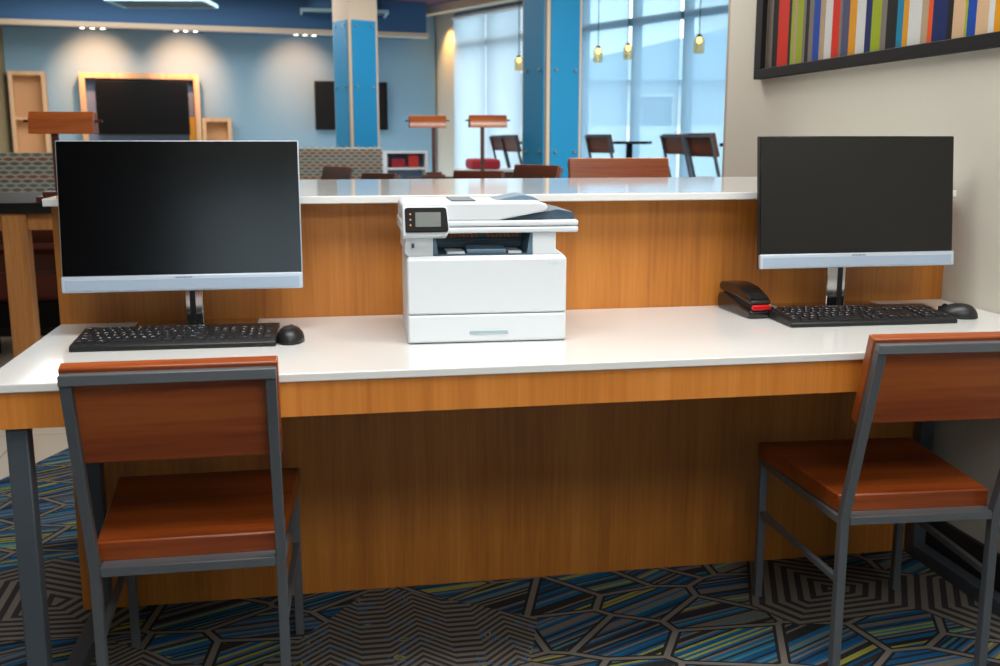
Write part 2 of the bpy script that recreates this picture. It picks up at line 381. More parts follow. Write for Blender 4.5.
def window(name, s0, s1, mull):
    fr = MB(); wbox(fr, s0, s0+0.05, 0.02, 0.12, 0.1, 2.93); wbox(fr, s1-0.05, s1, 0.02, 0.12, 0.1, 2.93)
    wbox(fr, s0, s1, 0.02, 0.12, 2.88, 2.93); wbox(fr, s0, s1, 0.02, 0.12, 0.1, 0.16)
    f = struct(fr.build(name, 'grey_frame', smooth=False))
    b = MB(); wbox(b, s0+0.05, s1-0.05, 0.02, 0.12, 2.455, 2.53); b.build('transom', 'grey_frame', f, smooth=False)
    for s in mull:
        b = MB(); wbox(b, s-0.03, s+0.03, 0.02, 0.12, 0.1, 2.88); b.build('mullion', 'grey_frame', f, smooth=False)
    b = MB(); wbox(b, s0+0.05, s1-0.05, 0.066, 0.074, 0.16, 2.88); b.build('pane', 'glass', f, smooth=False)
window('window_1', 0.60, 2.88, [1.45, 2.27])
window('window_2', 3.40, 8.70, [4.335, 5.14, 5.95, 6.76, 7.60])
shade_labels = ['white roller shade nearest the lounge corner, in window left of big blue pillar',
                'white roller shade on the window left of the big blue pillar, middle bay',
                'white roller shade on the window just left of the big blue pillar']
for k, (a, b_) in enumerate(((0.64, 1.443), (1.457, 2.263), (2.277, 2.84))):
    t = thing('roller_shade', shade_labels[k], 'window shade', WM @ Vector(((a+b_)/2, -0.03, 2.86)), math.atan2(wu.y, wu.x), 'white roller shades')
    h = (b_-a)/2
    MB().box(-h, h, -0.002, 0.002, -2.68, 0).build('shade_cloth', 'shade_thick', t, smooth=False)
    MB().tube((-h, 0, 0.0), (h, 0, 0.0), 0.03).build('roller', 'white', t)
lab2 = ['sheer roller shade in window just right of big blue pillar, behind single stool',
        'sheer roller shade in window behind the small pedestal table',
        'sheer roller shade in window beside the taupe wall end',
        'sheer roller shade in window bay hidden behind taupe wall end']
for k, (a, b_) in enumerate(((3.46, 4.31), (4.36, 5.115), (5.165, 5.925), (5.975, 6.735))):
    t = thing('roller_shade', lab2[k], 'window shade', WM @ Vector(((a+b_)/2, -0.03, 2.86)), math.atan2(wu.y, wu.x), 'sheer roller shades')
    h = (b_-a)/2
    MB().box(-h, h, -0.002, 0.002, -2.68, 0).build('shade_cloth', 'shade_thin', t, smooth=False)
    MB().tube((-h, 0, 0.0), (h, 0, 0.0), 0.03).build('roller', 'white', t)
# cove beam in front of the window wall
A_, B_ = Vector((-0.20, 12.96, 0)), Vector((1.75, 8.98, 0)); bd = (B_-A_).normalized(); bn = Vector((bd.y, -bd.x, 0))
o = MB(); o.prism([A_.xy, B_.xy, (B_+bn*0.16).xy, (A_+bn*0.16).xy], 'Z', 2.895, 3.0); struct(o.build('trim_2', 'trim', bevel=0.004))

# ------------------------------------------------------------------ outside the windows
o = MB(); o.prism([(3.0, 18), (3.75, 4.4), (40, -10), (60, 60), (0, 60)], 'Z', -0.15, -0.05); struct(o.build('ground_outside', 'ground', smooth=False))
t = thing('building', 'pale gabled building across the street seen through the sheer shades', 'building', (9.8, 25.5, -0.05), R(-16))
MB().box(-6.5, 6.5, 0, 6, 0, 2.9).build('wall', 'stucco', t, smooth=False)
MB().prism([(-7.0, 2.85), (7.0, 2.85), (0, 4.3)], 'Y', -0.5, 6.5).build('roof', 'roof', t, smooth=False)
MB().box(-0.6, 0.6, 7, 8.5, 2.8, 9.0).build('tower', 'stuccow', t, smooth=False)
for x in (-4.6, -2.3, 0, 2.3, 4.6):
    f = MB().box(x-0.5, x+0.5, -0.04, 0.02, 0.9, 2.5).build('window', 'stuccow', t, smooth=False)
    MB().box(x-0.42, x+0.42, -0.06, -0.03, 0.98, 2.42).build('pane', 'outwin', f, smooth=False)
o = MB(); o.box(-9, 9, 0, 0.3, 0, 1.55); o = o.build('garden_wall', 'stuccow', smooth=False); o.location = (8.6, 19.5, -0.05); o.rotation_euler = (0, 0, R(-16))
tag(o, 'low white wall outside in front of the pale gabled building', 'wall')

# ================================================================== COUNTER AND DESK
t = thing('counter', 'wood veneered counter partition with white stone top behind the desk', 'counter', (XL/2, D, 0))
hx = -XL/2
MB().box(-hx, hx-0.001, 0, 0.62, 0.0, HC-0.0192).build('body_panel', 'veneer', t, bevel=0.001, smooth=False)
MB().box(-hx, hx-0.032, -0.0807, 0.994, HC-0.0192, HC).build('countertop', 'quartz', t, bevel=0.0025)

t = thing('desk', 'long white topped workstation desk with wooden apron and steel legs', 'desk', (XL/2, 0, 0))
MB().box(-hx, hx-0.003, 0, D-0.001, H-0.0179, H).build('tabletop', 'quartz', t, bevel=0.0025)
for bx in ((-hx+0.002, hx-0.006, 0.004, 0.026, 0.672), (-hx+0.002, -hx+0.022, 0.026, D-0.003, 0.672), (hx-0.026, hx-0.006, 0.026, D-0.003, 0.672)):
    MB().box(*bx, H-0.018).build('apron', 'apron', t, smooth=False)
for x in (-hx+0.0605, hx-0.042):
    for y in (0.033, D-0.032):
        MB().box(x-0.0195, x+0.0195, y-0.0195, y+0.0195, 0, 0.672).build('leg', 'dsteel', t, bevel=0.0025)
    MB().box(x-0.0195, x+0.0195, 0.0525, D-0.0515, 0.0, 0.04).build('floor_bar', 'dsteel', t, bevel=0.0025)

# ================================================================== CHAIRS
def make_chair(name, label, cat, hs=0.429, zt=0.802, wmat='cherry', smat='steel', group=None, plank_h=0.186):
    t = thing(name, label, cat, (0, 0, 0), 0, group)
    ts, tb = 0.042, 0.02
    zb = hs-ts
    MB().prism([(-0.179, -0.2), (0.179, -0.2), (0.21, 0.217), (-0.21, 0.217)], 'Z', zb, hs).build('seat', wmat, t, bevel=0.004)
    f = MB()
    for x in (-1, 1): f.bar((x*0.178, -0.216, zb-0.0095), (x*0.195, 0.199, zb-0.0095), 0.018, 0.018)
    f.box(-0.167, 0.167, -0.238, -0.2, zb-0.016, zb+0.003); f.box(-0.184, 0.184, 0.2, 0.218, zb-0.02, zb-0.001)
    f.build('seat_frame', smat, t, bevel=0.0012)
    lean = 0.12
    vk = lambda z: -0.227 - lean*(z-zb)/(zt-zb)
    for x in (-1, 1):
        MB().path([(x*0.178, -0.227, 0), (x*0.178, -0.227, zb), (x*0.178, vk(zt-0.011), zt-0.011)], tb, 0.022).build('leg', smat, t, bevel=0.0015)
        MB().box(x*0.195-0.01, x*0.195+0.01, 0.2, 0.22, 0, zb-0.001).build('leg', smat, t, bevel=0.0015)
        sz = hs*0.55
        MB().bar((x*0.178, -0.217, sz), (x*0.195, 0.2, sz), 0.014, 0.014).build('stretcher', smat, t, bevel=0.001)
    MB().box(-0.188, 0.188, vk(zt)-0.011, vk(zt)+0.011, zt-0.02, zt).build('top_rail', smat, t, bevel=0.0015)
    # backrest plank, on the sitter's side of the posts
    th = math.atan2(lean, zt-zb); c, s_ = math.cos(th), math.sin(th)
    v0, z0 = vk(zt-plank_h)+0.0115, zt-plank_h
    ln = (plank_h+0.008)/c; tk = 0.026
    P = [(v0, z0), (v0-s_*ln, z0+c*ln), (v0-s_*ln+c*tk, z0+c*ln+s_*tk), (v0+c*tk, z0+s_*tk)]
    MB().prism(P, 'X', -0.191, 0.191).build('backrest', wmat, t, bevel=0.003)
    return t
ch = make_chair('office_chair', 'cherry wood and steel chair at left computer, squarely facing desk', 'chair', group='wooden chairs at the desk')
ch.location = (-2.027, 0.222, 0); ch.rotation_euler = (0, 0, 0.002)
copy_tree(ch, (-0.438, 0.217, 0), -0.057, 'cherry wood and steel chair pulled up to desk beside right wall', 'wooden chairs at the desk')

# ================================================================== COMPUTERS
def make_monitor(label, loc, zb, hgt, tilt=R(6), stand_w=0.04, stand_x=0.0, rim='silver', slot=-0.004):
    """loc is the foot of the screen plane on the desk; zb the height of the bottom edge"""
    t = thing('computer', label, 'computer', loc, 0, 'all in one computers')
    T = Matrix.Translation((0, 0, zb)) @ Matrix.Rotation(-tilt, 4, 'X')
    bh = 0.037
    MB().box(-0.27, 0.27, 0.006, 0.02, 0.0, hgt, mx=T).build('bezel', rim, t, bevel=0.002)
    MB().box(-0.2675, 0.2675, 0.002, 0.008, bh+0.001, hgt-0.002, mx=T).build('screen', 'screen', t, bevel=0.0008)
    g = MB().box(-0.27, 0.27, -0.003, 0.012, 0.0, bh, mx=T).build('speaker_bar', 'silver', t, bevel=0.002)
    MB().box(-0.262, 0.262, -0.0042, -0.002, 0.004, bh-0.009, mx=T).build('speaker_mesh', 'grille', g, smooth=False)
    mk = MB()
    for x in (-0.017, -0.012, -0.006, 0.0, 0.005, 0.011, 0.016): mk.box(x-0.0018, x+0.0018, -0.0046, -0.003, bh-0.0065, bh-0.0045, mx=T)
    mk.build('maker_mark', 'dsteel', g, smooth=False)
    MB().prism([(0.02, 0.0), (0.034, 0.03), (0.042, hgt*0.3), (0.042, hgt*0.6), (0.02, hgt)], 'X', -0.255, 0.255, mx=T).build('back_shell', 'black', t, bevel=0.003)
    sy = 0.082
    c = MB().box(stand_x-stand_w/2, stand_x+stand_w/2, sy, sy+0.012, 0.008, zb+0.16).build('stand_column', 'chrome', t, bevel=0.0015)
    MB().box(stand_x+slot, stand_x+slot+0.013, sy-0.0025, sy+0.001, 0.008, zb+0.15).build('cable_slot', 'black', c, smooth=False)
    MB().box(stand_x-0.05, stand_x+0.05, 0.055, 0.095, zb+0.12, zb+0.2).build('hinge', 'black', t, bevel=0.003)
    MB().box(stand_x-0.145, stand_x+0.145, 0.025, 0.165, 0.0, 0.008).build('base_plate', 'chrome', t, bevel=0.002)
    return t
make_monitor('all in one computer with black screen at left end of desk', (-2.065, 0.455, H), 0.105, 0.345, stand_w=0.040, stand_x=0.010, slot=-0.010)
make_monitor('all in one computer with black screen beside the right wall', (-0.381, 0.45, H), 0.125, 0.336, stand_w=0.052, stand_x=-0.015, rim='black', slot=0.004)

def text_mesh(s, size):
    cu = bpy.data.curves.new('legend', 'FONT'); cu.body = s; cu.size = size; cu.align_x = 'CENTER'; cu.align_y = 'CENTER'; cu.resolution_u = 1
    ob = bpy.data.objects.new('legend', cu); C.objects.link(ob)
    dg = bpy.context.evaluated_depsgraph_get(); me = bpy.data.meshes.new_from_object(ob.evaluated_get(dg))
    bpy.data.objects.remove(ob); bpy.data.curves.remove(cu); return me
def key_rows():
    ks = []   # x, y (in key units from the left front), width, depth, legend
    def row(y, x, items, h=1.0):
        for it in items:
            nm, wd = it if isinstance(it, tuple) else (it, 1.0)
            if nm is not None: ks.append((x+wd/2, y, wd, h, nm))
            x += wd
    row(5.0, 0, ['esc', (None, 0.5), 'f1', 'f2', 'f3', 'f4', (None, 0.5), 'f5', 'f6', 'f7', 'f8', (None, 0.5), 'f9', 'f10', 'f11', 'f12'], 0.7)
    row(4.0, 0, list('`1234567890-=') + [('back', 2.0)])
    row(3.0, 0, [('tab', 1.5)] + list('QWERTYUIOP[]') + [('\\', 1.5)])
    row(2.0, 0, [('caps', 1.75)] + list('ASDFGHJKL;\'') + [('enter', 2.25)])
    row(1.0, 0, [('shift', 2.25)] + list('ZXCVBNM,./') + [('shift', 2.75)])
    row(0.0, 0, [('ctrl', 1.25), ('alt', 1.25), ('alt', 1.25), ('', 6.25), ('alt', 1.25), ('fn', 1.25), ('', 1.25), ('ctrl', 1.25)])
    row(4.0, 15.3, ['ins', 'hm', 'pu'], 0.7); row(3.25, 15.3, ['del', 'end', 'pd'], 0.7)
    row(1.0, 16.3, ['^']); row(0.0, 15.3, ['<', 'v', '>'])
    row(4.0, 18.6, ['num', '/', '*', '-']); row(3.0, 18.6, ['7', '8', '9']); row(2.0, 18.6, ['4', '5', '6', '+']); row(1.0, 18.6, ['1', '2', '3']); row(0.0, 18.6, [('0', 2.0), '.', 'ent'])
    return ks
def make_keyboard(label, loc, rz):
    t = thing('keyboard', label, 'keyboard', loc, rz, 'black keyboards')
    W, Dp = 0.436, 0.168
    MB().prism([(0, 0.001), (Dp, 0.001), (Dp, 0.023), (Dp-0.006, 0.0255), (0.012, 0.0145), (0.001, 0.011)], 'X', -W/2, W/2).build('base', 'black', t, bevel=0.002)
    sl = math.atan2(0.011, Dp-0.018)
    u = 0.0187; x0 = -W/2+0.0065; y0 = 0.024
    for (kx, ky, kw, kd, nm) in key_rows():
        b = MB()
        px, py = x0+kx*u*0.995, y0+ky*0.0222
        z = 0.0145+(py-0.012)*math.tan(sl)
        T = Matrix.Translation((px, py, z)) @ Matrix.Rotation(sl, 4, 'X')
        hw, hd = (kw*u-0.003)/2, (kd*0.0222-0.0034)/2
        lo = [(-hw, -hd), (hw, -hd), (hw, hd), (-hw, hd)]; k = 0.0016
        hi = [(-hw+k, -hd+k), (hw-k, -hd+k), (hw-k, hd-k), (-hw+k, hd-k)]
        vl = [b.bm.verts.new(T @ Vector((a, c, -0.0005))) for a, c in lo]; vh = [b.bm.verts.new(T @ Vector((a, c, 0.0042))) for a, c in hi]
        b.bm.faces.new(vh); b.bm.faces.new(list(reversed(vl)))
        for i in range(4): b.bm.faces.new((vl[i], vl[(i+1) % 4], vh[(i+1) % 4], vh[i]))
        if nm:
            me = text_mesh(nm.upper() if len(nm) == 1 else nm, 0.0088 if len(nm) == 1 else 0.0060)
            vm = [b.bm.verts.new(T @ (v.co + Vector((-hw*0.25, hd*0.15, 0.0045)))) for v in me.vertices]
            for p in me.polygons:
                try: f = b.bm.faces.new([vm[i] for i in p.vertices]); f.material_index = 1
                except ValueError: pass
            bpy.data.meshes.remove(me)
        b.build('key', ['key', 'legend'], t, smooth=False)
    MB().tube((-W/2+0.03, Dp-0.02, 0.0005), (-W/2+0.05, Dp-0.02, 0.0005), 0.0005).build('foot', 'blackm', t)
    return t
kb = make_keyboard('black keyboard in front of the left computer', (-2.073, 0.284, H), R(-1.0))
copy_tree(kb, (-0.414, 0.290, H), R(-1.5), 'black keyboard in front of the right computer', 'black keyboards')

def make_mouse(label, loc, rz):
    t = thing('computer_mouse', label, 'mouse', loc, rz, 'black mice')
    b = MB(); r = bmesh.ops.create_uvsphere(b.bm, u_segments=28, v_segments=16, radius=1.0)
    for v in b.bm.verts:
        x, y, z = v.co
        wid = 0.029*(1+0.10*math.cos(y*2.2)-0.10*y*0.3)
        zz = z*0.034 if z > 0 else z*0.004
        v.co = (math.copysign(abs(x)**0.85, x)*wid, math.copysign(abs(y)**0.9, y)*0.050, max(0.0, zz*(1-0.16*y)+0.003))
    b.build('body', 'black', t)
    MB().tube((-0.004, 0.030, 0.0255), (0.004, 0.030, 0.0255), 0.008, 18).build('wheel', 'blackm', t)
    MB().box(-0.0006, 0.0006, 0.012, 0.046, 0.012, 0.0268).build('button_seam', 'blackm', t, smooth=False)
    return t
ms = make_mouse('black mouse right of the left keyboard', (-1.825, 0.335, H), R(-4))
copy_tree(ms, (-0.145, 0.366, H), R(52), 'black mouse right of the right keyboard, by the wall', 'black mice')

# ------------------------------------------------------------------ stapler
t = thing('stapler', 'black desk stapler with red nose left of the right keyboard', 'stapler', (-0.656, 0.53, H), R(2))
MB().prism([(-0.094, 0.0), (0.098, 0.0), (0.104, 0.022), (0.098, 0.042), (0.07, 0.047), (0.0, 0.036), (-0.06, 0.024), (-0.1, 0.022), (-0.102, 0.008)], 'X', -0.030, 0.030).build('base', 'gloss', t, bevel=0.007, seg=3)
MB().prism([(-0.097, 0.022), (-0.05, 0.025), (0.06, 0.046), (0.085, 0.05), (0.08, 0.056), (-0.095, 0.04)], 'X', -0.025, 0.025).build('magazine', 'blackm', t, bevel=0.002)
MB().prism([(-0.1, 0.036), (-0.02, 0.046), (0.09, 0.05), (0.1, 0.062), (0.088, 0.074), (0.03, 0.079), (-0.03, 0.073), (-0.08, 0.057), (-0.1, 0.045)], 'X', -0.028, 0.028).build('top_arm', 'gloss', t, bevel=0.009, seg=4)
MB().box(-0.024, 0.024, -0.1055, -0.094, 0.0225, 0.036).build('nose', 'red', t, bevel=0.003)

# ================================================================== PRINTER
t = thing('printer', 'white multifunction printer with touch panel on middle of desk', 'printer', (-1.3865, 0.243, H), R(-2.0)); t.scale = (0.985, 1, 1)
hw = 0.182
MB().prism([(-hw, 0.0), (hw, 0.0), (hw, 0.188), (hw-0.006, 0.196), (-hw+0.004, 0.196), (-hw, 0.19)], 'Y', 0.006, 0.25).build('body', 'plastic_w', t, bevel=0.006, seg=3)
dr = MB().box(-hw+0.001, hw-0.001, -0.002, 0.02, 0.003, 0.0655).build('paper_drawer', 'plastic_w', t, bevel=0.005, seg=3)
MB().box(-0.043, 0.047, -0.0035, 0.004, 0.019, 0.029).build('drawer_handle', 'plastic_g', dr, bevel=0.003)
MB().box(-0.041, 0.045, -0.0042, -0.002, 0.0225, 0.028).build('handle_recess', 'plastic_h', dr, smooth=False)
MB().box(-hw+0.001, hw-0.001, -0.002, 0.02, 0.0675, 0.1905).build('front_door', 'plastic_w', t, bevel=0.004, seg=3)
mk = MB()
for a, b_ in ((0.137, 0.143), (0.1455, 0.1465), (0.148, 0.152), (0.1535, 0.157), (0.1585, 0.162)): mk.box(a, b_, -0.0026, -0.0015, 0.176, 0.182)
mk.build('maker_mark', 'plastic_g', t, smooth=False)
# throat of the machine: left and right cheeks, back wall, top, tray floor
MB().prism([(-0.178, 0.196), (-0.122, 0.196), (-0.122, 0.246), (-0.184, 0.246), (-0.186, 0.204)], 'Y', 0.012, 0.24).build('left_cheek', 'plastic_w', t, bevel=0.002)
MB().prism([(0.104, 0.196), (0.176, 0.196), (0.158, 0.208), (0.158, 0.246), (0.104, 0.246)], 'Y', 0.012, 0.24).build('right_cheek', 'plastic_w', t, bevel=0.002)
MB().box(-0.122, 0.104, 0.12, 0.24, 0.196, 0.246).build('throat_back', 'plastic_s', t, smooth=False)
MB().prism([(0.012, 0.196), (0.12, 0.196), (0.12, 0.204), (0.012, 0.199)], 'X', -0.122, 0.104).build('output_tray', 'plastic_d', t, smooth=False)
MB().prism([(-0.121, 0.199), (-0.11, 0.199), (-0.118, 0.245), (-0.121, 0.245)], 'Y', 0.016, 0.12).build('throat_side', 'plastic_s', t, smooth=False)
MB().prism([(0.092, 0.199), (0.1035, 0.199), (0.1035, 0.245), (0.1, 0.245)], 'Y', 0.016, 0.12).build('throat_side', 'plastic_s', t, smooth=False)
MB().prism([(0.02, 0.199), (0.09, 0.203), (0.09, 0.213), (0.07, 0.213), (0.02, 0.2085)], 'X', -0.045, 0.045).build('paper_stop', 'plastic_s', t, bevel=0.002)
MB().box(-0.09, -0.05, 0.02, 0.1, 0.1995, 0.204).build('tray_rib', 'plastic_g', t); MB().box(0.05, 0.08, 0.02, 0.1, 0.1995, 0.204).build('tray_rib', 'plastic_g', t)
MB().box(-0.122, 0.104, 0.108, 0.12, 0.218, 0.226).build('exit_roller_bar', 'plastic_d', t, smooth=False)
for a in (-0.085, 0.012):
    v = MB()
    for i in range(8): v.box(a+i*0.0098, a+i*0.0098+0.0065, 0.112, 0.12, 0.228, 0.244)
    v.build('exit_vent', 'rust', t, smooth=False)
p = MB().box(-0.1705, -0.1645, 0.009, 0.014, 0.215, 0.2245).build('usb_port', 'plastic_d', t, smooth=False)
# scanner unit and feeder
MB().box(-0.192, 0.209, 0.006, 0.26, 0.246, 0.259).build('scanner_bed', 'plastic_w', t, bevel=0.004, seg=3)
MB().box(-0.192, 0.209, 0.006, 0.26, 0.2605, 0.273).build('scanner_lid', 'plastic_w', t, bevel=0.004, seg=3)
fd = MB().prism([(-0.190, 0.273), (0.022, 0.273), (0.130, 0.292), (0.140, 0.298), (0.136, 0.309), (0.12, 0.313), (-0.184, 0.313), (-0.190, 0.308)], 'Y', 0.012, 0.24).build('document_feeder', 'plastic_w', t, bevel=0.004, seg=3)
MB().box(-0.075, -0.02, 0.06, 0.2, 0.3125, 0.316).build('feed_slot', 'plastic_d', fd, bevel=0.001)
MB().prism([(0.03, 0.3125), (0.135, 0.3125), (0.12, 0.320), (0.10, 0.324), (0.088, 0.324)], 'Y', 0.10, 0.22).build('feed_tray', 'plastic_s', fd, bevel=0.001)
MB().prism([(0.03, 0.273), (0.204, 0.273), (0.202, 0.289), (0.165, 0.296), (0.13, 0.290)], 'Y', 0.03, 0.245).build('return_tray', 'plastic_d', t, bevel=0.001)
PT = Matrix.Translation((-0.190, -0.012, 0.242)) @ Matrix.Rotation(R(-14), 4, 'X')
MB().prism([(0, 0.0), (0.096, 0.0), (0.104, 0.012), (0.1, 0.062), (0.095, 0.066), (0.0, 0.066)], 'Y', 0.0, 0.035, mx=PT).build('panel_housing', 'plastic_w', t, bevel=0.004, seg=3)
cp = MB().prism([(0.006, 0.009), (0.098, 0.009), (0.101, 0.014), (0.097, 0.060), (0.093, 0.063), (0.009, 0.063), (0.005, 0.059)], 'Y', -0.006, 0.003, mx=PT).build('control_panel', 'blackm', t, bevel=0.002)
MB().box(0.028, 0.084, -0.0075, -0.004, 0.020, 0.052, mx=PT).build('touch_screen', 'lcd', cp, smooth=False)
for z in (0.024, 0.036, 0.048):
    MB().tube(PT @ Vector((0.017, -0.0075, z)), PT @ Vector((0.017, -0.004, z)), 0.002).build('button', 'rust', cp)

# ================================================================== WALL ART
cols = dict(t=(176, 152, 124), g=(120, 112, 106), k=(26, 28, 30), r=(206, 44, 26), l=(150, 166, 34), b=(26, 70, 160), w=(206, 208, 206),
            n=(26, 40, 92), a=(214, 146, 26), p=(206, 172, 136), e=(20, 124, 160), o=(222, 84, 40), y=(172, 162, 150), u=(76, 78, 108))
seq = 'tgkrkltlgkgbtwrguawnlgkeawtonkplbpwa'
ys = [1.959, 1.91, 1.858, 1.811, 1.721, 1.699, 1.675, 1.652, 1.604, 1.583, 1.556, 1.522, 1.473, 1.435, 1.384, 1.333, 1.316, 1.267, 1.22, 1.163, 1.125,
      1.068, 1.036, 0.976, 0.942, 0.913, 0.845, 0.811, 0.788, 0.717, 0.69, 0.635, 0.624, 0.585, 0.532, 0.508, 0.479]
y = ys[-1]; rs = random.Random(3)
extra = 'kbtwlrngkaepk'
for c_ in extra:
    y -= rs.uniform(0.02, 0.05); ys.append(y)
seq += extra
AY0 = ys[-1]
t = thing('wall_art', 'black framed picture of coloured vertical stripes on right wall', 'picture', (0, (1.979+AY0-0.064)/2, 1.444))
oy = t.location.y
f = MB(); y0, y1, ztop = AY0-0.064-oy, 1.979-oy, 0.85
f.box(-0.032, -0.001, y0, y1, 0, 0.037); f.box(-0.032, -0.001, y0, y1, ztop-0.037, ztop)
f.box(-0.032, -0.001, y0, y0+0.064, 0.037, ztop-0.037); f.box(-0.032, -0.001, y1-0.064, y1, 0.037, ztop-0.037)
f.build('frame', 'blackm', t, bevel=0.002)
pm = MB(); order = list(cols)
for i in range(len(ys)-1):
    pm.poly([(-0.012, ys[i]-oy, 0.03), (-0.012, ys[i+1]-oy, 0.03), (-0.012, ys[i+1]-oy, ztop-0.03), (-0.012, ys[i]-oy, ztop-0.03)], order.index(seq[i]))
pm.box(-0.011, -0.003, y0+0.03, y1-0.03, 0.02, ztop-0.02)
pm.build('striped_print', [mat('print_'+k, cols[k], 0.5, spec=0.12) for k in order], t, smooth=False)

# ================================================================== LOUNGE
# pillars: square cream columns clad with bolted blue panels
def pillar(label, cx, cy, ang, s, ztop, bolts):
    t = thing('pillar', label, 'pillar', (cx, cy, 0), ang)
    h = s/2
    MB().box(-h, h, -h, h, 0, 2.995).build('column', 'trim', t, bevel=0.004)
    for k in range(4):
        Q = Matrix.Rotation(k*PI/2, 4, 'Z')
        pn = MB().box(-h+0.028, h-0.028, -h-0.012, -h, 0.0, ztop, mx=Q).build('cladding_panel', 'panel1', t, bevel=0.002)
        for z in bolts:
            for x in (-h+0.07, h-0.07):
                MB().tube(Q @ Vector((x, -h-0.022, z)), Q @ Vector((x, -h-0.010, z)), 0.013, 12).build('bolt', 'bolt', pn)
pillar('big blue clad pillar in front of the windows', -0.02, 5.68, R(23.4), 0.315, 2.99, (0.53, 1.119, 1.707, 2.29))
pillar('blue clad pillar with cream top rising behind the patterned bench', -1.36, 8.36, R(27), 0.315, 2.32, (0.57, 1.14, 1.705, 2.27))

# televisions, niches
bw = Vector((5.64, 0.927, 0)).normalized(); BANG = math.atan2(bw.y, bw.x)
def tv(label, loc, rz, wd, hg):
    t = thing('television', label, 'television', loc, rz)
    MB().box(-wd/2, wd/2, 0.0, 0.05, 0, hg).build('casing', 'blackm', t, bevel=0.004)
    MB().box(-wd/2+0.012, wd/2-0.012, -0.004, 0.002, 0.012, hg-0.012).build('screen', 'tv', t, smooth=False)
    MB().box(-0.15, 0.15, 0.05, 0.11, hg/2-0.1, hg/2+0.1).build('wall_bracket', 'dsteel', t)
tv('black television inside the large wooden wall niche', (-3.96, 12.20, 1.27), 0.02, 1.14, 0.68)
tv('black television on the wall half hidden by the blue pillar', (-1.26, 12.83, 1.34), BANG, 1.02, 0.66)
def niche(label, x0, x1, y, z0, z1, ft=0.085, back='niche', shelves=(), dp=0.2, fm='maple', depth=None):
    t = thing('wall_niche', label, 'shelf', ((x0+x1)/2, y, z0), BANG)
    h = (x1-x0)/2; hz = z1-z0
    fr = MB(); fr.box(-h, -h+ft, -0.0, dp, 0, hz); fr.box(h-ft, h, 0, dp, 0, hz); fr.box(-h+ft, h-ft, 0, dp, hz-ft, hz); fr.box(-h+ft, h-ft, 0, dp, 0, ft)
    fr.build('frame', fm, t, bevel=0.003)
    MB().box(-h+ft, h-ft, dp-0.02, dp, ft, hz-ft).build('back_panel', back, t, smooth=False)
    for z in shelves: MB().box(-h+ft, h-ft, 0.01, dp-0.02, z-z0, z-z0+0.04).build('shelf', fm, t, smooth=False)
    return t
nt = niche('large pale wooden wall niche holding the black television', -4.72, -3.25, 12.26, 0.75, 2.05, 0.07, 'nicheblue')
MB().box(0.58, 0.66, 0.06, 0.10, 0.08, 0.75).build('amber_panel', 'amber', nt, smooth=False)
niche('tall pale wooden shelf niche at the left end of back wall', -5.53, -5.10, 12.07, 0.6, 2.05, 0.05, 'niche', (1.45,))
niche('small pale wooden shelf niche right of the television niche', -3.25, -2.87, 12.42, 0.6, 1.49, 0.05, 'niche', (1.0,))
# white cubby with red things in it
t = thing('cubby_shelf', 'low white cubby shelf against the back wall holding red boxes', 'shelf', (-0.64, 11.30, 0), R(4))
fr = MB(); h = 0.275
fr.box(-h, h, 0, 0.3, 1.035, 1.065); fr.box(-h, h, 0, 0.3, 0.83, 0.855); fr.box(-h, -h+0.03, 0, 0.3, 0, 1.035); fr.box(h-0.03, h, 0, 0.3, 0, 1.035)
fr.build('carcass', 'white', t, smooth=False)
MB().box(-h+0.03, h-0.03, 0.27, 0.3, 0.0, 1.035).build('back_panel', 'nicheblue', t, smooth=False)
o = MB().box(-0.09, 0.09, 0, 0.1, 0, 0.11).build('storage_box', 'crimson', bevel=0.008); o.location = (-0.74, 11.33, 0.856); o.rotation_euler = (0, 0, R(6))
tag(o, 'dark red flat box in the white cubby shelf, left one', 'box', 'red boxes in the cubby')
o = MB().box(-0.065, 0.065, 0, 0.1, 0, 0.155).build('storage_box', 'redfab', bevel=0.008); o.location = (-0.545, 11.34, 0.856); o.rotation_euler = (0, 0, R(2))
tag(o, 'bright red upright box in the white cubby shelf, right one', 'box', 'red boxes in the cubby')

# banquettes with woven upholstery
def banquette(label, x0, x1, y, top, rz=0.0):
    t = thing('banquette', label, 'bench', ((x0+x1)/2, y, 0), rz, 'patterned benches')
    h = (x1-x0)/2
    MB().box(-h, h, 0, 0.14, 0.5, top).build('backrest', 'woven', t, bevel=0.02, seg=3)
    MB().box(-h, h, 0.0, 0.68, 0.22, 0.5).build('seat_cushion', 'leather', t, bevel=0.03, seg=3)
    MB().box(-h+0.03, h-0.03, 0.02, 0.6, 0.0, 0.5-0.28).build('plinth', 'blackm', t, smooth=False)
banquette('high backed bench in woven pattern at left, behind the table lamp', -4.9, -2.95, 4.72, 1.129, R(-2))
banquette('high backed bench in woven pattern in front of blue pillar', -2.8, -1.187, 7.22, 1.142, R(-1))

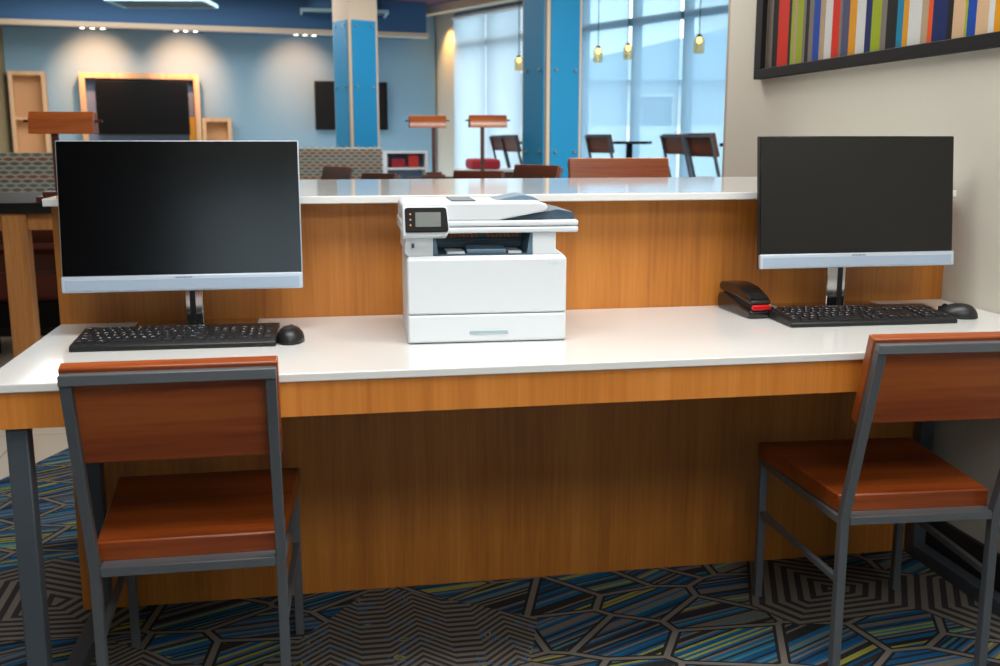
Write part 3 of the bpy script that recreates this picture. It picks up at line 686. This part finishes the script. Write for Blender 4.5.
# tables
def high_table(label, x0, x1, y0, y1, zt, legs, top='blackm', legm='oak', lw=0.085):
    t = thing('communal_table', label, 'table', ((x0+x1)/2, (y0+y1)/2, 0))
    a, b = (x1-x0)/2, (y1-y0)/2
    MB().box(-a, a, -b, b, zt-0.045, zt).build('tabletop', top, t, bevel=0.003)
    for y in (-b+0.05, b-0.075): MB().box(-a+0.12, a-0.12, y, y+0.025, zt-0.12, zt-0.045).build('apron', legm, t, smooth=False)
    for x in legs:
        for y in (-b+0.06, b-0.06):
            MB().box(x-(x0+x1)/2-lw/2, x-(x0+x1)/2+lw/2, y-0.04, y+0.04, 0, zt-0.045).build('leg', legm, t, bevel=0.003)
    return t
high_table('black topped high table with pale oak legs left of the counter', -3.55, -2.42, 2.72, 3.72, 0.942, (-3.052, -2.50), lw=0.1)
high_table('dark high table with two reading lamps beyond the counter', -1.06, -0.30, 5.85, 6.45, 0.912, (-1.0, -0.36), legm='darkwood')
t = thing('leather_bench', 'maroon leather bench under the black topped high table', 'bench', (-2.9, 3.75, 0))
MB().box(-0.8, 0.8, 0, 0.5, 0.5, 0.64).build('seat', 'leather', t, bevel=0.03, seg=3)
MB().box(-0.8, 0.8, 0.36, 0.5, 0.6, 0.84).build('backrest', 'darkwood', t, bevel=0.03, seg=3)
for x in (-0.7, -0.2, 0.3, 0.7):
    MB().box(x-0.02, x+0.02, 0.03, 0.07, 0, 0.5).build('leg', 'blackm', t); MB().box(x-0.02, x+0.02, 0.42, 0.46, 0, 0.5).build('leg', 'blackm', t)
MB().box(-0.7, 0.7, 0.04, 0.06, 0.18, 0.21).build('stretcher', 'blackm', t)

# reading lamps: eight-sided tunnel shade on a post, rod through it
def lamp(label, loc, hgt, w, side, group='reading lamps'):
    """side: +1 puts the post near the right end of the shade and the rod out there, -1 the left"""
    t = thing('table_lamp', label, 'lamp', loc, 0, group)
    h = w/2
    MB().box(-0.085, 0.085, -0.06, 0.06, 0, 0.022).build('base', 'darkwood', t, bevel=0.002)
    MB().box(-0.06, 0.06, -0.045, 0.045, 0.022, 0.042).build('base', 'darkwood', t, bevel=0.002)
    MB().box(-0.014, 0.014, -0.011, 0.011, 0.042, hgt-0.03).build('post', 'darkwood', t, bevel=0.002)
    cx = -side*(h-0.1)
    pr = [(-0.056, 0), (-0.05, 0.062), (-0.022, 0.095), (0.022, 0.095), (0.05, 0.062), (0.056, 0), (0.05, 0), (0.045, 0.055), (0.02, 0.088), (-0.02, 0.088), (-0.045, 0.045), (-0.05, 0)]
    T = Matrix.Translation((cx, 0.02, hgt-0.1))
    sh = MB().prism(pr, 'X', -h, h, mx=T).build('lamp_shade', 'lampwood', t, bevel=0.001)
    for x in (-h, h-0.006):
        MB().prism([(-0.05, 0.004), (-0.044, 0.045), (-0.018, 0.086), (0.018, 0.086), (0.044, 0.045), (0.05, 0.004)], 'X', x+0.001, x+0.005, mx=T).build('end_cap', 'darkwood', sh)
    MB().tube((cx-h-0.03, 0.02, hgt-0.045), (cx+h+0.03, 0.02, hgt-0.045), 0.006).build('rod', 'darkwood', t)
    MB().tube((cx-h*0.6, 0.02, hgt-0.05), (cx+h*0.6, 0.02, hgt-0.05), 0.014).build('bulb', 'white', t)
lamp('wooden reading lamp on the black topped high table at left', (-2.884, 2.86, 0.942), 0.392, 0.27, -1)
lamp('wooden reading lamp on dark high table, left of the window', (-0.843, 6.26, 0.912), 0.488, 0.29, 1)
lamp('wooden reading lamp on dark high table, in front of white shaded window', (-0.490, 6.02, 0.912), 0.488, 0.29, -1)

# bar chairs and stools behind the counter
bs = make_chair('bar_chair', 'wooden bar chair with orange brown back right behind the counter', 'chair', 0.74, 1.118, 'cherry', 'dsteel')
bs.location = (-0.485, 1.98, 0); bs.rotation_euler = (0, 0, PI); bs.scale = (1.15, 1, 1)
lc = make_chair('lounge_chair', 'brown wooden chair beyond counter, tilted top left of the blue pillar base', 'chair', 0.60, 0.975, 'darkwood', 'dsteel', 'chair tops beyond the counter')
lc.location = (-1.87, 6.62, 0); lc.rotation_euler = (0, 0, R(122))
for x, y, a, lb in ((-1.62, 4.83, 122, 'brown wooden chair beyond counter, in front of the blue pillar base'),
                    (-0.78, 5.10, 150, 'brown wooden chair beyond counter, under the lamp before the white window'),
                    (-0.72, 3.99, 122, 'dark brown wooden chair at foot of the big blue pillar')):
    c = copy_tree(lc, (x, y, 0), R(a), lb, 'chair tops beyond the counter')
c.scale = (1, 1, 1.07)
o = MB().box(-0.13, 0.13, 0, 0.42, 0, 0.09).build('cushion', 'crimson', bevel=0.03, seg=3); o.location = (-0.30, 7.0, 0.95)
tag(o, 'crimson cushion behind the reading lamp before the white window', 'cushion')
t = thing('side_cabinet', 'low cabinet carrying the crimson cushion beyond the reading lamps', 'cabinet', (-0.22, 7.2, 0))
MB().box(-0.3, 0.3, -0.25, 0.25, 0.06, 0.93).build('carcass', 'darkwood', t, bevel=0.004); MB().box(-0.32, 0.32, -0.27, 0.27, 0.93, 0.95).build('top', 'white', t)
MB().box(-0.28, 0.28, -0.22, 0.22, 0, 0.06).build('plinth', 'blackm', t)

# high stools and pedestal tables along the windows
st = make_chair('bar_stool', 'dark bar stool standing alone just right of the big blue pillar', 'stool', 0.86, 1.245, 'darkwood', 'dsteel', 'bar stools at the windows', 0.17)
st.location = (1.30, 8.19, 0); st.rotation_euler = (0, 0, R(-68))
for x, y, a, lb in ((1.76, 7.18, -78, 'dark bar stool by the window, left of the pair near taupe wall'),
                    (1.50, 5.82, -78, 'dark bar stool by the window, right of the pair near taupe wall'),
                    (0.72, 10.6, -75, 'dark bar stool by white shaded window, left of the pair behind the lamp'),
                    (0.62, 9.28, -75, 'dark bar stool by white shaded window, right of the pair behind the lamp')):
    copy_tree(st, (x, y, 0), R(a), lb, 'bar stools at the windows')
for x, y, lb, z in ((1.56, 8.86, 'dark pedestal table by the window between stool and pair of stools', 1.19), (2.20, 7.28, 'dark pedestal table by the window behind the right pair of stools', 1.175),
                    (0.78, 10.3, 'dark pedestal table by white shaded window left of blue pillar', 1.185)):
    t = thing('pedestal_table', lb, 'table', (x, y, 0), 0, 'pedestal tables at the windows')
    MB().box(-0.22, 0.22, -0.22, 0.22, z-0.03, z, mx=Matrix.Rotation(R(-24), 4, 'Z')).build('tabletop', 'blackm', t, bevel=0.003)
    MB().tube((0, 0, 0.02), (0, 0, z-0.03), 0.035).build('post', 'blackm', t); MB().lathe([(0.2, 0), (0.2, 0.012), (0.05, 0.03)], 24).build('foot', 'blackm', t)

# pendants
def pendant(label, x, y, z):
    t = thing('pendant_lamp', label, 'lamp', (x, y, 3.0), 0, 'glass jar pendants')
    b = z-3.0
    MB().tube((0, 0, b+0.07), (0, 0, -0.02), 0.004, 8).build('cord', 'blackm', t)
    MB().lathe([(0.05, -0.02), (0.05, 0.0)], 16).build('ceiling_rose', 'brass', t)
    MB().lathe([(0.022, b+0.055), (0.026, b+0.075), (0.01, b+0.085)], 16).build('cap', 'brass', t)
    MB().lathe([(0.042, b-0.09), (0.05, b-0.08), (0.05, b+0.03), (0.028, b+0.055)], 20).build('glass_jar', 'jar', t)
    MB().lathe([(0.006, b+0.0), (0.022, b+0.015), (0.024, b+0.035), (0.014, b+0.055)], 14).build('bulb', 'bulb', t)
for x, y, z, lb in ((0.595, 10.148, 2.09, 'glass jar pendant lamp just left of the big blue pillar'), (1.234, 9.004, 2.11, 'glass jar pendant lamp right of the big blue pillar, first of three'),
                    (1.551, 8.954, 2.14, 'glass jar pendant lamp in the middle of the right hand window'), (1.786, 7.458, 2.09, 'glass jar pendant lamp nearest the taupe wall end')):
    pendant(lb, x, y, z)
# accent spots under the soffit
groups = [('left', -4.515, 11.60), ('middle', -3.44, 11.77), ('right', -1.98, 12.02)]
where = ['over the left edge of television niche', 'over the right edge of television niche', 'left of the blue pillar top']
for gi, (g, x, y) in enumerate(groups):
    for k in range(3):
        px, py = x+k*0.115, y+k*0.019
        t = thing('spotlight', '%s of three small accent spotlights under the soffit %s' % (('first', 'second', 'third')[k], where[gi]), 'lamp', (px, py, 2.60), BANG, 'soffit spotlights')
        MB().lathe([(0.03, -0.062), (0.034, -0.05), (0.034, 0.0)], 14).build('housing', 'trayrim', t)
        MB().lathe([(0.026, -0.066), (0.026, -0.06)], 14).build('lens', 'downlight', t)
    l = bpy.data.lights.new('accent_light', 'SPOT'); l.energy = 105 if gi < 2 else 60; l.color = (1, 0.42, 0.20); l.spot_size = R(78); l.spot_blend = 0.9; l.shadow_soft_size = 0.05
    lo = bpy.data.objects.new('accent_light', l); lo.location = (x+0.115, y+0.02, 2.5); C.objects.link(lo)
    lo.rotation_euler = Vector((-bw.y*0.75, bw.x*0.75, -0.42)).to_track_quat('-Z', 'Y').to_euler()
l = bpy.data.lights.new('corner_light', 'SPOT'); l.energy = 45; l.color = (1, 0.56, 0.16); l.spot_size = R(70); l.spot_blend = 0.9; l.shadow_soft_size = 0.04
lo = bpy.data.objects.new('corner_light', l); lo.location = (-0.10, 12.72, 2.85); C.objects.link(lo)
lo.rotation_euler = Vector((wn.x*0.35, wn.y*0.35, -0.6)).to_track_quat('-Z', 'Y').to_euler()
# recessed downlights and hanging ceiling panels
for x, y, lb in ((-2.844, 11.0, 'recessed ceiling downlight left of blue pillar, at top edge of photo'), (-1.60, 11.8, 'recessed ceiling downlight just left of the blue pillar top')):
    t = thing('downlight', lb, 'lamp', (x, y, 2.995), 0, 'recessed downlights')
    MB().lathe([(0.09, -0.006), (0.1, 0.0)], 24).build('ring', 'trayrim', t); MB().lathe([(0.075, -0.010), (0.08, -0.005)], 24).build('lens', 'downlight', t)
for x, y, z, w_, rz, lb in ((-3.42, 9.95, 2.665, 1.0, -8, 'pale edged hanging ceiling panel above the television niche'), (-1.36, 11.55, 2.775, 1.04, 1, 'pale edged hanging ceiling panel behind the blue pillar top')):
    t = thing('ceiling_panel', lb, 'ceiling panel', (x, y, z), R(rz), 'hanging ceiling panels')
    h = w_/2; r_ = MB(); r_.box(-h, h, -0.03, 0.0, 0, 0.04); r_.box(-h, h, 0.6, 0.63, 0, 0.04); r_.box(-h-0.03, -h, -0.03, 0.63, 0, 0.04); r_.box(h, h+0.03, -0.03, 0.63, 0, 0.04)
    r_.build('rim', 'trayrim', t, smooth=False); MB().box(-h, h, 0, 0.6, 0.02, 0.05).build('board', 'tray', t, smooth=False)
    for a in (-h+0.05, h-0.05): MB().tube((a, 0.3, 0.05), (a, 0.3, 3.0-z), 0.003, 6).build('suspension_wire', 'blackm', t)
